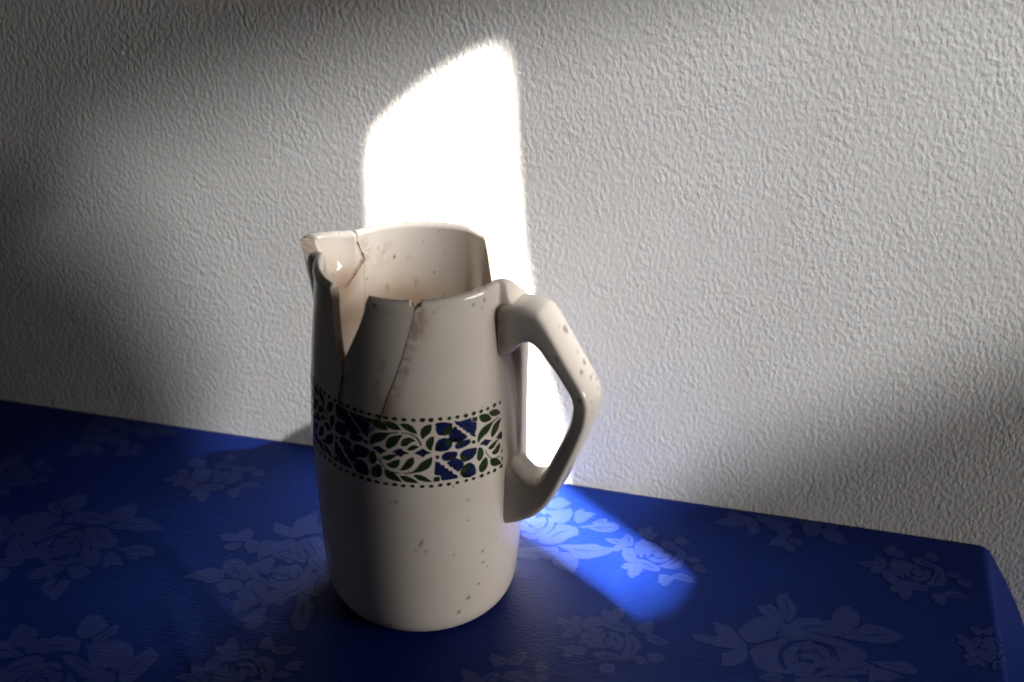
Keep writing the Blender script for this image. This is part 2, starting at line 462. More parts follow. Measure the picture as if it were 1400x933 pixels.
ROSE_B = (250, 690, 210/1031, [
 [(258,208),(300,192),(345,200),(372,212),(392,236),(350,240),(300,240),(270,228)],
 [(272,280),(320,262),(360,258),(395,252),(375,288),(335,300),(298,296)],
 [(378,186),(415,172),(438,152),(455,178),(474,192),(460,220),(425,250),(398,240),(384,216)],
 [(418,272),(440,238),(475,242),(500,250),(502,290),(485,312),(450,326),(436,305)],
 [(5,490),(50,478),(90,455),(135,450),(180,426),(225,435),(262,450),(278,482),(256,512),(222,515),(195,528),(110,508)],
 [(272,445),(280,400),(292,376),(350,366),(395,385),(420,395),(415,430),(425,465),(440,490),(410,508),(380,495),(340,490),(310,468)],
 [(226,548),(250,530),(275,512),(340,506),(380,520),(405,552),(375,575),(345,565),(318,578),(300,600),(278,585),(265,598),(250,572)],
 [(360,608),(395,582),(420,560),(440,515),(490,508),(545,545),(572,600),(560,650),(552,720),(535,700),(540,640),(480,650),(430,630),(400,640)],
 [(338,722),(350,690),(342,652),(400,640),(460,648),(525,652),(480,672),(440,684),(415,718),(385,705),(360,725)],
 [(380,780),(420,770),(450,745),(500,712),(530,695),(545,740),(555,782),(520,800),(500,832),(470,835),(455,848),(430,835),(412,825),(432,792)],
 [(612,150),(622,125),(650,132),(690,150),(745,165),(752,128),(775,108),(830,82),(870,65),(900,42),(905,90),(895,135),(935,142),(930,190),(850,192),(815,200),(790,218),(720,218),(650,196),(620,178)],
 [(512,272),(560,242),(610,250),(650,258),(690,242),(735,240),(765,262),(720,282),(700,308),(650,300),(620,330),(560,338),(505,372),(508,320)],
 [(498,402),(520,385),(545,370),(590,358),(608,380),(600,420),(605,445),(560,472),(525,450),(505,430)],
 [(640,318),(690,320),(735,345),(742,380),(725,395),(690,370),(640,352),(600,352)],
 [(608,470),(630,430),(660,408),(672,432),(700,410),(722,420),(705,445),(690,455),(704,500),(660,512),(630,505)],
 [(716,445),(740,412),(765,400),(802,440),(792,465),(772,460),(745,502),(718,485)],
 [(430,425),(470,400),(500,392),(485,430),(500,475),(540,505),(600,528),(680,538),(745,520),(800,475),(838,418),(868,430),(850,470),(800,522),(720,552),(620,558),(540,542),(470,498)],
 [(572,595),(640,560),(740,556),(800,535),(835,505),(880,458),(870,510),(858,540),(815,570),(790,590),(760,602),(700,628),(655,682),(615,660),(575,672),(582,630)],
 [(765,262),(800,240),(850,228),(905,222),(935,240),(950,330),(962,408),(910,385),(885,352),(850,328),(835,300),(800,290)],
 [(712,300),(742,282),(770,278),(800,310),(832,355),(815,392),(785,385),(762,372),(740,330)],
 [(850,342),(880,365),(905,385),(962,420),(960,460),(920,440),(890,430),(850,404)],
 [(815,588),(850,550),(870,520),(892,470),(930,445),(962,450),(980,520),(965,562),(905,612),(860,610)],
 [(788,590),(815,605),(845,625),(852,665),(872,690),(850,740),(835,790),(800,852),(765,842),(738,800),(725,755),(755,720),(780,655)],
 [(590,485),(600,505),(640,525),(700,520),(735,508),(700,530),(640,535),(590,520)]])
ROSE_C = (880, 780, 400/1400, [
 [(542,172),(575,178),(605,165),(640,200),(672,248),(640,252),(600,228),(572,210)],
 [(648,172),(640,140),(652,122),(685,112),(690,140),(712,160),(728,188),(718,220),(690,258),(672,225),(655,200)],
 [(905,230),(918,200),(945,180),(980,176),(1000,200),(1015,205),(1030,238),(1022,262),(1000,282),(978,312),(940,295),(915,265)],
 [(940,328),(1000,298),(1040,282),(1070,262),(1120,275),(1160,285),(1195,300),(1242,325),(1200,345),(1165,356),(1080,345),(1000,336)],
 [(228,310),(285,312),(330,325),(362,318),(345,280),(338,252),(375,265),(410,278),(450,318),(495,370),(420,375),(340,360),(280,342),(250,335)],
 [(372,455),(385,430),(375,405),(420,395),(455,380),(490,378),(488,425),(465,442),(430,458)],
 [(458,300),(475,278),(490,262),(520,240),(560,230),(605,232),(650,252),(690,264),(650,285),(620,300),(632,322),(590,330),(560,345),(510,352),(480,330)],
 [(638,320),(665,290),(700,268),(722,245),(745,234),(800,238),(838,232),(845,256),(880,245),(910,250),(938,282),(945,318),(890,322),(850,306),(800,296),(720,302)],
 [(630,345),(680,322),(720,308),(790,304),(880,328),(950,345),(1005,372),(1060,400),(1062,432),(1000,425),(960,432),(935,425),(922,380),(870,352),(790,332),(700,338)],
 [(508,392),(535,378),(560,362),(620,348),(695,338),(650,372),(632,410),(640,450),(665,478),(715,495),(640,498),(590,490),(560,470),(535,460),(530,430)],
 [(690,385),(720,362),(760,350),(800,362),(770,375),(735,385),(730,420),(740,450),(700,440)],
 [(775,352),(790,335),(815,365),(870,380),(888,410),(895,440),(878,470),(860,480),(872,440),(850,400),(800,385),(760,395)],
 [(745,410),(800,398),(842,412),(858,445),(845,470),(800,470),(825,440),(790,425),(760,432)],
 [(720,458),(760,448),(800,455),(820,478),(800,495),(760,490)],
 [(668,400),(682,378),(688,420),(710,460),(760,498),(830,505),(880,485),(905,450),(912,400),(925,440),(905,480),(870,505),(810,518),(740,512),(690,480)],
 [(890,505),(915,465),(950,432),(1010,432),(1070,452),(1110,470),(1060,475),(1070,500),(1000,502),(930,515)],
 [(1080,442),(1160,446),(1205,448),(1250,440),(1270,462),(1310,482),(1278,502),(1220,490),(1150,470)],
 [(1085,470),(1120,480),(1155,485),(1205,505),(1240,522),(1200,520),(1180,535),(1120,530),(1080,545)],
 [(545,515),(580,505),(620,500),(668,518),(650,530),(600,528)],
 [(720,525),(800,528),(880,520),(960,525),(1020,530),(1000,580),(900,600),(800,600),(740,570)],
 [(560,545),(640,540),(700,545),(740,590),(680,610),(620,600)]])
ROSE_S = (740, 690, 240/974, [
 [(82,632),(120,638),(148,648),(170,658),(205,682),(165,680),(140,685),(110,662)],
 [(170,655),(176,635),(185,618),(212,626),(215,645),(222,672),(195,678)],
 [(112,728),(135,712),(140,695),(180,688),(212,686),(220,702),(190,722),(160,735)],
 [(338,612),(345,582),(370,592),(388,602),(415,582),(455,578),(452,605),(445,628),(420,650),(365,640)],
 [(222,668),(245,645),(268,632),(322,624),(362,645),(335,662),(310,672),(290,684),(250,692)],
 [(338,662),(390,648),(430,655),(460,668),(485,680),(502,695),(480,710),(430,700),(370,682)],
 [(225,722),(262,702),(305,692),(345,685),(318,715),(300,748),(312,775),(320,795),(270,782),(245,770),(212,772),(225,745)],
 [(312,752),(330,722),(360,708),(345,740),(350,770),(380,795),(345,798),(322,780)],
 [(375,708),(410,712),(442,732),(456,762),(445,790),(425,805),(400,798),(428,770),(420,742),(392,730)],
 [(362,750),(385,742),(408,755),(408,778),(385,785),(368,772)],
 [(470,712),(500,730),(525,742),(552,780),(540,800),(522,822),(500,840),(480,862),(445,842),(468,810),(478,770)],
 [(535,682),(560,668),(578,655),(622,654),(618,685),(602,722),(570,708),(550,700)],
 [(578,722),(612,725),(645,738),(672,752),(708,772),(662,780),(630,770),(600,760)],
 [(588,838),(612,830),(642,828),(665,842),(684,862),(655,862),(640,878),(600,862)],
 [(505,850),(530,842),(560,850),(578,865),(592,882),(562,885),(540,878)],
 [(118,798),(145,785),(172,778),(195,790),(222,788),(252,802),(235,815),(228,840),(205,838),(190,820),(165,840),(148,852),(135,832),(140,815)],
 [(288,832),(320,818),(342,814),(385,828),(422,840),(455,850),(482,862),(440,862),(395,855),(350,862),(320,850)],
 [(325,902),(340,885),(362,878),(385,888),(405,892),(400,912),(395,932),(370,925),(345,932)]])

def crop_to_table(mot):
    x0, y0, k, polys = mot
    return [[on_table(x0 + x * k, y0 + y * k) for x, y in p] for p in polys]
def centre(polys):
    a = np.array([np.mean(p, 0) for p in polys]); return a.mean(0)
MOT = {}
for nm, mot in (('A', ROSE_A), ('B', ROSE_B), ('C', ROSE_C), ('S', ROSE_S)):
    pl = crop_to_table(mot); c_ = centre(pl)
    MOT[nm] = ([[(x - c_[0], y - c_[1]) for x, y in p] for p in pl], c_)

rng0 = np.random.RandomState(11)
def swell(p, d):
    """move an outline outwards by d"""
    a = np.array(p); n = len(a)
    area = 0.5 * sum(a[i][0] * a[(i + 1) % n][1] - a[(i + 1) % n][0] * a[i][1] for i in range(n))
    sg = 1 if area > 0 else -1
    out = []
    for i in range(n):
        e = a[(i + 1) % n] - a[i - 1]; L = math.hypot(*e) + 1e-9
        out.append((a[i][0] + sg * e[1] / L * d, a[i][1] - sg * e[0] / L * d))
    return out

def place_rose(name, mot, pos=None, rot=0.0, scale=1.0, mirror=False):
    polys, c_ = MOT[mot]
    if pos is None:
        pos = c_
    else:
        pos = on_table(*pos)
    cs, sn = math.cos(rad(rot)) * scale, math.sin(rad(rot)) * scale
    out = []
    for p in polys:
        q = []
        for x, y in p:
            if mirror:
                x = -x
            q.append((pos[0] + cs * x - sn * y, pos[1] + sn * x + cs * y))
        q = [(x, min(y, YW - 0.03)) for x, y in q]
        if max(b for a, b in q) - min(b for a, b in q) < 0.03:
            continue
        out.append(chaikin(swell(q, 0.013), 1, 0.15))
    pts, tris, ids = polys_to_mesh(out, 0.14)
    P3 = cloth_pt(pts[:, 0], pts[:, 1], 0.0045)
    # thin veins of plain cloth down the longer leaves
    vein = []
    for p in out:
        a = np.array(p); c0 = a.mean(0); w_, v_ = np.linalg.eigh(np.cov((a - c0).T))
        if w_[1] > 2.6 * w_[0] and w_[1] > 0.004:
            e1, e2 = v_[:, 1], v_[:, 0]; L = math.sqrt(w_[1]) * 0.9; wd = 0.011
            k = rng0.uniform(-0.25, 0.25) * math.sqrt(w_[0])
            vein.append([tuple(c0 + e1 * t * L + e2 * (k * (1 - t * t) + sg * wd * (1 - abs(t)))) for t, sg in ((-1, 0), (-.4, 1), (.3, 1), (1, 0), (.3, -1), (-.4, -1))])
    fm = [0] * len(tris)
    if vein:
        p2, t2, _ = polys_to_mesh(vein, 0.14)
        b0 = len(P3)
        P3 = np.concatenate([P3, cloth_pt(p2[:, 0], p2[:, 1], 0.0065)])
        tris = tris + [[b0 + i for i in t] for t in t2]; fm += [1] * len(t2)
    mesh_obj(name, P3 * S, tris, [mat_rose, mat_cloth], cloth, fm)

place_rose('woven_rose', 'A')
place_rose('woven_rose', 'B')
place_rose('woven_rose', 'C')
place_rose('woven_blossom', 'S')
place_rose('woven_blossom', 'S', (897, 760), 150, 1.0, True)
place_rose('woven_blossom', 'S', (294, 652), 185, 1.02, True)
place_rose('woven_blossom', 'S', (1252, 786), 160, 1.0, True)
place_rose('woven_rose', 'A', (728, 720), 200, 1.0, True)
place_rose('woven_rose', 'B', (1085, 703), 120, 0.85)
place_rose('woven_rose', 'A', (60, 930), 25, 1.0, True)
place_rose('woven_blossom', 'S', (330, 918), 40, 1.0)
place_rose('woven_rose', 'B', (172, 585), 160, 0.8)
place_rose('woven_blossom', 'S', (1350, 888), 70, 0.62)
place_rose('woven_blossom', 'S', (12, 650), 20, 0.9)
place_rose('woven_blossom', 'S', (690, 945), 75, 1.0)

# ------------------------------------------------------------------ the jug
RZ = [0, .02, .05, .10, .15, .2, .4, .6, .8, 1.0, 1.2, 1.4, 1.6, 1.8, 2.0, 2.2, 2.4, 2.6, 2.8, 3.0, 3.2, 3.4, 3.7]
RR = [.735, .795, .840, .878, .900, .914, .940, .955, .965, .972, .977, .982, .985, .985, .980, .971, .958, .943, .925, .905, .884, .870, .860]
r_base = pchip(RZ, RR)
H = 3.466
SPT = -192.0
def wrap(t):
    return (t + 180.0) % 360.0 - 180.0
def spout_out(z):
    return np.interp(z, [2.45, 2.72, 2.85, 3.04, 3.2, 3.4, 3.5], [0, .035, .085, .175, .248, .305, .315])
def spout_in(z):
    return np.interp(z, [2.9, 3.05, 3.165, 3.30, 3.466, 3.6], [0, .015, .050, .140, .252, .33])
def spout_shape(t, w=20.0):
    d = np.abs(wrap(t - SPT)) / w
    return np.clip(1 - np.sqrt(d * d + 0.0012) + 0.035, 0, 1)
def r_out(t, z):
    t = np.asarray(t, float); z = np.asarray(z, float)
    r = r_base(z)
    # raised strip on the body between the two ends of the handle
    wd = 5.0 + 5.5 * np.clip(np.abs(z - 2.25) / 0.75, 0, 1.4) ** 2
    strip = 1 - smoothstep(wd, wd + 2.6, np.abs(wrap(t + 1.0)))
    zf = smoothstep(0.95, 1.5, z) * (1 - smoothstep(3.2, 3.45, z) * 0.6)
    r = r + strip * zf * np.maximum(1.008 - r, 0.0)
    # rim is slightly rolled
    r = r + 0.008 * np.exp(-((z - (H - 0.04)) / 0.05) ** 2)
    return r + spout_out(z) * spout_shape(t, 21.0)
TH = 0.072
def r_in(t, z):
    return r_base(z) - TH + spout_in(z) * spout_shape(t, 16.5)

rng = np.random.RandomState(3)
def jit(t, k=0):
    """small irregularity for broken edges"""
    t = np.asarray(t, float)
    return (np.sin(t * 3.1 + k) * 0.45 + np.sin(t * 7.7 + 1.3 + k) * 0.3 + np.sin(t * 17.3 + 2.1 * k) * 0.25)

# top edge of the main body: (t degrees, z, broken?)
TOP = [(-260, H, 0), (-214, H, 0), (-212.2, H, 0), (-211.2, H - .05, 1), (-210.2, H, 0), (-206, H - .005, 0), (-200, H, 0), (-194, H, 0), (-193, H - .012, 1),
       (-190, H - .045, 1), (-187, H - .07, 1), (-184, H - .095, 1), (-181, H - .115, 1), (-178, H - .10, 1), (-175.6, H - .03, 1), (-174.4, H - .002, 0), (-172, H, 0),
       (-150, H, 0), (-127, H, 0), (-124.6, H - .01, 1), (-123.7, 3.38, 1), (-123.3, 3.28, 1), (-121.5, 3.12, 1), (-118.6, 2.94, 1), (-115.6, 2.82, 1),
       (-114.35, 2.725, 1), (-114.2, 2.55, 1), (-114.1, 2.26, 1), (-113.6, 2.24, 1), (-106, 2.245, 1), (-98.3, 2.265, 1), (-93.3, 2.374, 1), (-90.1, 2.475, 1), (-87.2, 2.628, 1),
       (-83.3, 2.80, 1), (-79.3, 3.0, 1), (-75.7, 3.19, 1), (-73.5, 3.32, 1), (-72.1, 3.415, 1), (-71.4, 3.435, 1), (-69.5, 3.452, 1), (-68, H, 0), (-58, H + .002, 0), (-17, H + .006, 0),
       (-12.5, H - .005, 0), (-7, 3.415, 0), (-2, 3.34, 0), (3, 3.265, 1), (9, 3.10, 1), (16, 2.95, 1), (30, 2.88, 1), (45, 2.92, 1),
       (50.6, 3.0, 1), (52.2, 3.22, 1), (53.6, 3.36, 1), (55.2, 3.45, 1), (56.2, H, 0), (70, H + .01, 0), (100, H, 0)]
TT = np.array([a[0] for a in TOP], float); TZ = np.array([a[1] for a in TOP]); TB = np.array([a[2] for a in TOP], float)
def h_body(t):
    t = np.asarray(t, float)
    return np.interp(t, TT, TZ) + 0.006 * jit(t) * np.interp(t, TT, TB) * (np.interp(t, TT, TZ) > 2.3)

def resample(TT, TZ, step=0.0125):
    out = []
    for i in range(len(TT) - 1):
        ds = math.hypot(rad(TT[i+1] - TT[i]), TZ[i+1] - TZ[i])
        n = max(1, int(math.ceil(ds / step)))
        out += [TT[i] + (TT[i+1] - TT[i]) * k / n for k in range(n)]
    return np.array(out + [TT[-1]])

# stains: (points in t,z), width, strength, side (1 out, -1 in, 0 both)
CRACK = [(-72.1, 3.42), (-73.5, 3.32), (-75.7, 3.19), (-79.3, 3.0), (-83.3, 2.80), (-87.2, 2.628), (-90.1, 2.475), (-93.3, 2.374), (-98.3, 2.265)]
STAINS = [([(a + 3.2, b) for a, b in CRACK[:7]], 0.042, 0.48, 1), ([(a + 1.2, b) for a, b in CRACK], 0.022, 0.55, 1),
          ([(-87.5, 2.50), (-86.0, 2.46)], 0.11, 0.50, 1), ([(-69, 3.33), (-70.5, 3.22)], 0.07, 0.38, 1),
          ([(-89, 2.95), (-92, 2.82), (-94, 2.66), (-93, 2.55)], 0.03, 0.22, 1),
          ([(-113, 2.72), (-116, 2.5), (-117, 2.25)], 0.04, 0.5, 1),
          ([(-18, 3.12), (-19.5, 2.95)], 0.03, 0.35, 1), ([(-20, 3.2), (-10, 3.26)], 0.03, 0.3, 1),
          ([(-140, 3.1), (-118, 2.6)], 0.22, 0.45, -1), ([(160, 2.95), (175, 2.7), (-175, 2.5)], 0.30, 0.80, -1), ([(138, 2.85), (150, 2.65)], 0.22, 0.55, -1), ([(149, 3.40), (146, 3.30), (143.5, 3.22), (150, 3.10), (158, 2.98)], 0.022, 0.75, -1),
          ([(143, 3.36), (141, 3.25)], 0.06, 0.55, -1), ([(128, 3.25), (132, 3.15)], 0.09, 0.22, -1), ([(150, 2.75), (160, 2.6)], 0.25, 0.25, -1),
          ([(143.5, 3.2), (142, 2.7)], 0.012, 0.35, -1),
          ([(112, 3.15), (113.2, 3.14)], 0.018, 0.7, -1), ([(127, 2.86), (126.5, 2.82)], 0.018, 0.7, -1), ([(90, 2.75), (90.5, 2.72)], 0.016, 0.5, -1), ([(108, 2.9), (108.5, 2.84)], 0.014, 0.35, -1),
          ([(-73, 1.15), (-71.5, 1.2)], 0.018, 0.6, 1), ([(-75, 1.1), (-74.6, 1.1)], 0.014, 0.5, 1), ([(-70.2, 1.06), (-69.8, 1.09)], 0.016, 0.6, 1),
          ([(-60, 3.43), (-50, 3.44)], 0.014, 0.35, 1)]
SPECKS_OUT = [(-94, 3.44, .022), (-39, 3.395, .016), (-31.5, 3.40, .018), (-33, 3.33, .008), (-18.5, 3.0, .020), (-17.0, 2.98, .012),
              (-84.3, 1.62, .016), (-87.3, 1.60, .012), (-47, 1.56, .013), (-33, 1.45, .010), (-91, 1.06, .010), (-71, .74, .008), (-76, .70, .008),
              (-37, .80, .018), (-37.5, .93, .016), (-34, .72, .014), (-46, .44, .026), (-39.5, .56, .016), (-51.5, .30, .018), (-92, .14, .014), (-80, .08, .014), (-74, .05, .012), (-55, 1.0, .009)]
SPECKS_IN = [(122, 3.16, .018), (141, 2.98, .012), (96, 2.98, .010), (103, 3.3, .007), (133, 3.28, .010), (99, 2.62, .012), (88, 3.1, .009)]

def seg_dist(t, z, pts):
    d = np.full(t.shape, 9.0)
    for (a, b), (c_, e) in zip(pts[:-1], pts[1:]):
        k = rad(1) * 0.94
        ax, ay, bx, by = a * k, b, c_ * k, e
        dx, dy = bx - ax, by - ay
        px, py = wrap(t - a) * k, z - ay
        s = np.clip((px * dx + py * dy) / (dx * dx + dy * dy + 1e-9), 0, 1)
        d = np.minimum(d, np.hypot(px - s * dx, py - s * dy))
    return d
def stain_at(t, z, side, wide=False):
    f = np.zeros_like(t)
    for pts, wd, st, sd in STAINS:
        if sd == side and (wd > 0.1) == wide:
            f = np.maximum(f, st * np.exp(-(seg_dist(t, z, pts) / wd) ** 2))
    return f
def speck_at(t, z, side):
    f = np.zeros_like(t)
    for a, b, r in (SPECKS_OUT if side > 0 else SPECKS_IN):
        d = np.hypot(wrap(t - a) * rad(1) * 0.96, (z - b))
        f = np.maximum(f, 0.8 * (1 - smoothstep(r * 0.55, r * 1.25, d)))
    return f

jug = bpy.data.objects.new('broken_jug', None)
jug.empty_display_size = 0.03
link(jug)
jug['label'] = 'broken cream ceramic jug with cracked rim and blue and green leaf band'
jug['category'] = 'jug'

def shell(name, ts, hb, ht, brk_top, floor, parent, nrow=150, brk_bot=None, closed=False, shift=(0, 0, 0)):
    """thick shell over columns ts between bottom hb and top ht; floor=True adds the jug's base"""
    n = len(ts)
    Tm = ts[None, :]
    if floor:
        lo = np.array([0, .004, .012, .02, .035, .05, .075, .10, .125, .15, .175, .2, .25, .3])
        f = np.linspace(0, 1, nrow)[1:] ** 0.92
        Zo = np.concatenate([np.repeat(lo[:, None], n, 1), lo[-1] + f[:, None] * (ht - lo[-1])[None, :]])
        fl = 0.085
        f2 = np.linspace(0, 1, nrow) ** 0.92
        Zi = fl + f2[:, None] * (ht - fl)[None, :]
    else:
        f = np.linspace(0, 1, nrow)
        Zo = hb[None, :] + f[:, None] * (ht - hb)[None, :]
        Zi = Zo.copy()
    TMo = np.repeat(Tm, Zo.shape[0], 0); TMi = np.repeat(Tm, Zi.shape[0], 0)
    Ro = r_out(TMo, Zo); Ri = r_in(TMi, Zi)
    if floor:
        # inside corner of the base
        Ri = np.minimum(Ri, 0.62 + (Ri - 0.62) * np.sqrt(np.clip((Zi - 0.085) / 0.18, 0, 1)) )
    # cap between the outer and inner top edges: rounded where the rim is whole, flat where broken
    K = 5
    ao, ai = Ro[-1], Ri[-1]
    caps_r, caps_z = [], []
    for k in range(1, K):
        s = k / K
        bul = np.where(brk_top > 0.5, 0.004 * np.sin(ts * 23.0 + k * 2.2) + 0.003 * np.sin(ts * 51 + k), 0.030 * np.sin(s * math.pi) ** 0.7)
        caps_r.append(ao * (1 - s) + ai * s); caps_z.append(ht + bul)
    rows = []
    for k in range(Zo.shape[0]):
        rows.append((ts, Ro[k], Zo[k], 1))
    for k in range(K - 1):
        rows.append((ts, caps_r[k], caps_z[k], 2))
    for k in range(Zi.shape[0] - 1, -1, -1):
        rows.append((ts, Ri[k], Zi[k], -1))
    if not floor:
        for k in range(1, 4):
            s = k / 4
            rows.append((ts, Ri[0] * (1 - s) + Ro[0] * s, hb, 3))
    T = np.stack([r[0] for r in rows]); R = np.stack([r[1] for r in rows]); Z = np.stack([r[2] for r in rows])
    A = np.radians(T)
    V = np.stack([R * np.cos(A), R * np.sin(A), Z], -1)
    nr = len(rows)
    kinds = [r[3] for r in rows]
    st = np.zeros(T.shape); sp = np.zeros(T.shape); tn = np.zeros(T.shape)
    for k in range(nr):
        sd = kinds[k]
        if sd in (1, -1):
            st[k] = stain_at(T[k], Z[k], sd); tn[k] = stain_at(T[k], Z[k], sd, True); sp[k] = speck_at(T[k], Z[k], sd)
        else:
            st[k] = 0.12 + 0.85 * (1 - smoothstep(2.7, 3.35, Z[k])) if sd == 2 else 1.0  # shard's lower edge darkened all along so the crack reads as shaded
            if sd == 2:
                st[k] = np.where(brk_top > 0.5, st[k], 0.25 * (np.sin(T[k] * 1.7) * np.sin(T[k] * 0.61 + 1) > 0.55))
    idx = np.arange(nr * n).reshape(nr, n)
    wrapn = n if closed else n - 1
    faces, fm = [], []
    loop = nr if not floor else nr - 1
    for a in range(loop):
        b = (a + 1) % nr
        cap = kinds[a] in (2, 3) or kinds[b] in (2, 3)
        low = kinds[a] == 3 or kinds[b] == 3
        for j in range(wrapn):
            k = (j + 1) % n
            faces.append((idx[a, j], idx[a, k], idx[b, k], idx[b, j]))
            fm.append(1 if (cap and (low or brk_top[j] > 0.5)) else 0)
    V = V.reshape(-1, 3)
    st = st.reshape(-1); sp = sp.reshape(-1); tn = tn.reshape(-1)
    if floor:
        v0 = len(V)
        V = np.concatenate([V, [[0, 0, 0.02]], [[0, 0, 0.085]]])
        st = np.concatenate([st, [0, 0.3]]); tn = np.concatenate([tn, [0, 0.3]]); sp = np.concatenate([sp, [0, 0]])
        for j in range(wrapn):
            k = (j + 1) % n
            faces.append((idx[0, k], idx[0, j], v0)); fm.append(0)
            faces.append((idx[nr - 1, j], idx[nr - 1, k], v0 + 1)); fm.append(0)
    else:
        for j in (0, n - 1):
            ring = [idx[a, j] for a in range(nr)]
            faces.append(tuple(ring if j == 0 else ring[::-1])); fm.append(1)
    o = mesh_obj(name, (V + np.array(shift)) * S, [tuple(int(i) for i in f) for f in faces], [mat_glaze, mat_frac], parent, fm, True, {'stain': st, 'speck': sp, 'tint': tn})
    bm = bmesh.new(); bm.from_mesh(o.data)
    bmesh.ops.recalc_face_normals(bm, faces=bm.faces)
    # crisp edges where glaze meets the broken clay
    for e in bm.edges:
        if len(e.link_faces) == 2 and e.link_faces[0].material_index != e.link_faces[1].material_index:
            e.smooth = False
    bm.to_mesh(o.data); bm.free()
    return o

tb = resample(TT, TZ)[:-1]
body = shell('body', tb, None, h_body(tb), (np.interp(tb, TT, TB) > 0.5).astype(float), True, jug, 150, closed=True)

# the loose front shard between the two cracks
ST = [(-113.95, 2.74, 1), (-112.6, 2.914, 1), (-108.7, 3.05, 1), (-104.5, 3.2, 1), (-101.1, 3.34, 1), (-99.0, 3.455, 1), (-98.4, H + .004, 0), (-90, H, 0), (-80, H - .002, 0), (-75.2, H, 0), (-74.2, 3.462, 1), (-72.75, 3.435, 1)]
sT = np.array([a[0] for a in ST]); sZ = np.array([a[1] for a in ST]); sB = np.array([a[2] for a in ST], float)
ts_ = resample(sT, sZ, 0.011)
tb2 = np.interp(ts_, sT, sZ) + 0.004 * jit(ts_, 2) * np.interp(ts_, sT, sB) * (ts_ > -113.5)
gap = 0.4
bot = np.minimum(np.interp(ts_ + gap, TT[TT > -114.05], TZ[TT > -114.05]) + 0.004, tb2 - 0.012)
shard = shell('shard', ts_, bot, tb2, (np.interp(ts_, sT, sB) > 0.5).astype(float), False, jug, 120, shift=(0.001, 0.003, 0.0))

# handle: swept rounded bar in the vertical plane at HAZ
HAZ = -11.0
HW = 0.178
def build_handle():
    outer = [(.90, 3.285), (1.00, 3.305), (1.12, 3.315), (1.225, 3.305), (1.30, 3.235), (1.38, 3.12), (1.50, 2.93), (1.61, 2.765), (1.695, 2.62), (1.725, 2.50), (1.715, 2.36), (1.665, 2.17), (1.60, 1.97), (1.52, 1.75), (1.44, 1.545), (1.36, 1.39), (1.25, 1.25), (1.12, 1.15), (1.02, 1.095), (.93, 1.06)]
    inner = [(.90, 2.80), (1.00, 2.865), (1.08, 2.965), (1.16, 3.00), (1.235, 2.965), (1.31, 2.885), (1.40, 2.79), (1.49, 2.67), (1.555, 2.57), (1.575, 2.47), (1.56, 2.34), (1.50, 2.16), (1.44, 2.01), (1.365, 1.83), (1.29, 1.68), (1.225, 1.615), (1.14, 1.60), (1.06, 1.65), (.99, 1.73), (.93, 1.82)]
    n0 = len(outer)
    s = np.arange(n0); ss = np.linspace(0, n0 - 1, 170)
    def sm(pts):
        a = np.array(pts)
        r = np.stack([pchip(s, a[:, 0])(ss), pchip(s, a[:, 1])(ss)], -1)
        k = np.array([1, 4, 6, 4, 1.]) / 16
        for _ in range(2):
            q = r.copy()
            for c_ in (0, 1):
                q[2:-2, c_] = np.convolve(r[:, c_], k, 'valid')
            r = q
        return r
    O = sm(outer); I = sm(inner)
    sec = []
    NS = 56
    for i in range(NS):       # rounded rectangle, superellipse-like, in (-1..1)^2
        a = 2 * math.pi * i / NS
        c_, s_ = math.cos(a), math.sin(a)
        p = 6.0
        k = (abs(c_) ** p + abs(s_) ** p) ** (-1 / p)
        sec.append((c_ * k, s_ * k))
    u = np.array([math.cos(rad(HAZ)), math.sin(rad(HAZ)), 0]); nrm = np.array([-u[1], u[0], 0]); zz = np.array([0, 0, 1.])
    V, st, sp = [], [], []
    spots = [(0.272, .35, .030), (0.255, .0, .012), (0.325, .35, .016), (0.352, .42, .018), (0.365, -.25, .022), (0.392, .25, .017), (0.392, .62, .013), (0.408, .72, .017), (0.43, -.95, .034), (0.455, -.5, .018), (0.44, .5, .012), (0.46, .1, .012), (0.30, -1.3, .022), (0.505, -.2, .012)]
    for i in range(len(ss)):
        mid = (O[i] + I[i]) / 2; hf = (O[i] - I[i]) / 2
        fr = i / (len(ss) - 1)
        flare = 1 + 0.16 * math.exp(-(fr / 0.07) ** 2) + 0.10 * math.exp(-((1 - fr) / 0.07) ** 2)
        for (a, b) in sec:
            q = mid + hf * b
            V.append((u * q[0] + zz * q[1] + nrm * (HW * flare * a)))
            st.append(0.45 * math.exp(-(fr / 0.035) ** 2) + 0.30 * math.exp(-((1 - fr) / 0.06) ** 2) * (1 if b < 0 else 0.3))
            f = 0.0
            for (pf, pa, pr) in spots:
                if (pa >= -1 and b > 0.5) or (pa < -0.9 and a < -0.9):
                    la = a if pa >= -0.9 else -a * 0 + (b * 0.9)
                    tgt = pa if pa >= -0.9 else 0.2
                    d = math.hypot((fr - pf) * 4.0, (la - tgt) * HW)
                    f = max(f, 0.8 * float(1 - smoothstep(pr * 0.8, pr * 1.6, d)) * (0.6 if d < pr * 0.55 else 1.0))
            sp.append(f)
    m = len(ss); F = []
    for i in range(m - 1):
        for j in range(NS):
            k = (j + 1) % NS
            F.append((i * NS + j, (i + 1) * NS + j, (i + 1) * NS + k, i * NS + k))
    F.append(tuple(range(NS))); F.append(tuple((m - 1) * NS + j for j in range(NS - 1, -1, -1)))
    V = np.array(V)
    o = mesh_obj('handle', V * S, F, mat_glaze, jug, None, True, {'stain': st, 'speck': sp})
    bm = bmesh.new(); bm.from_mesh(o.data); bmesh.ops.recalc_face_normals(bm, faces=bm.faces); bm.to_mesh(o.data); bm.free()
build_handle()

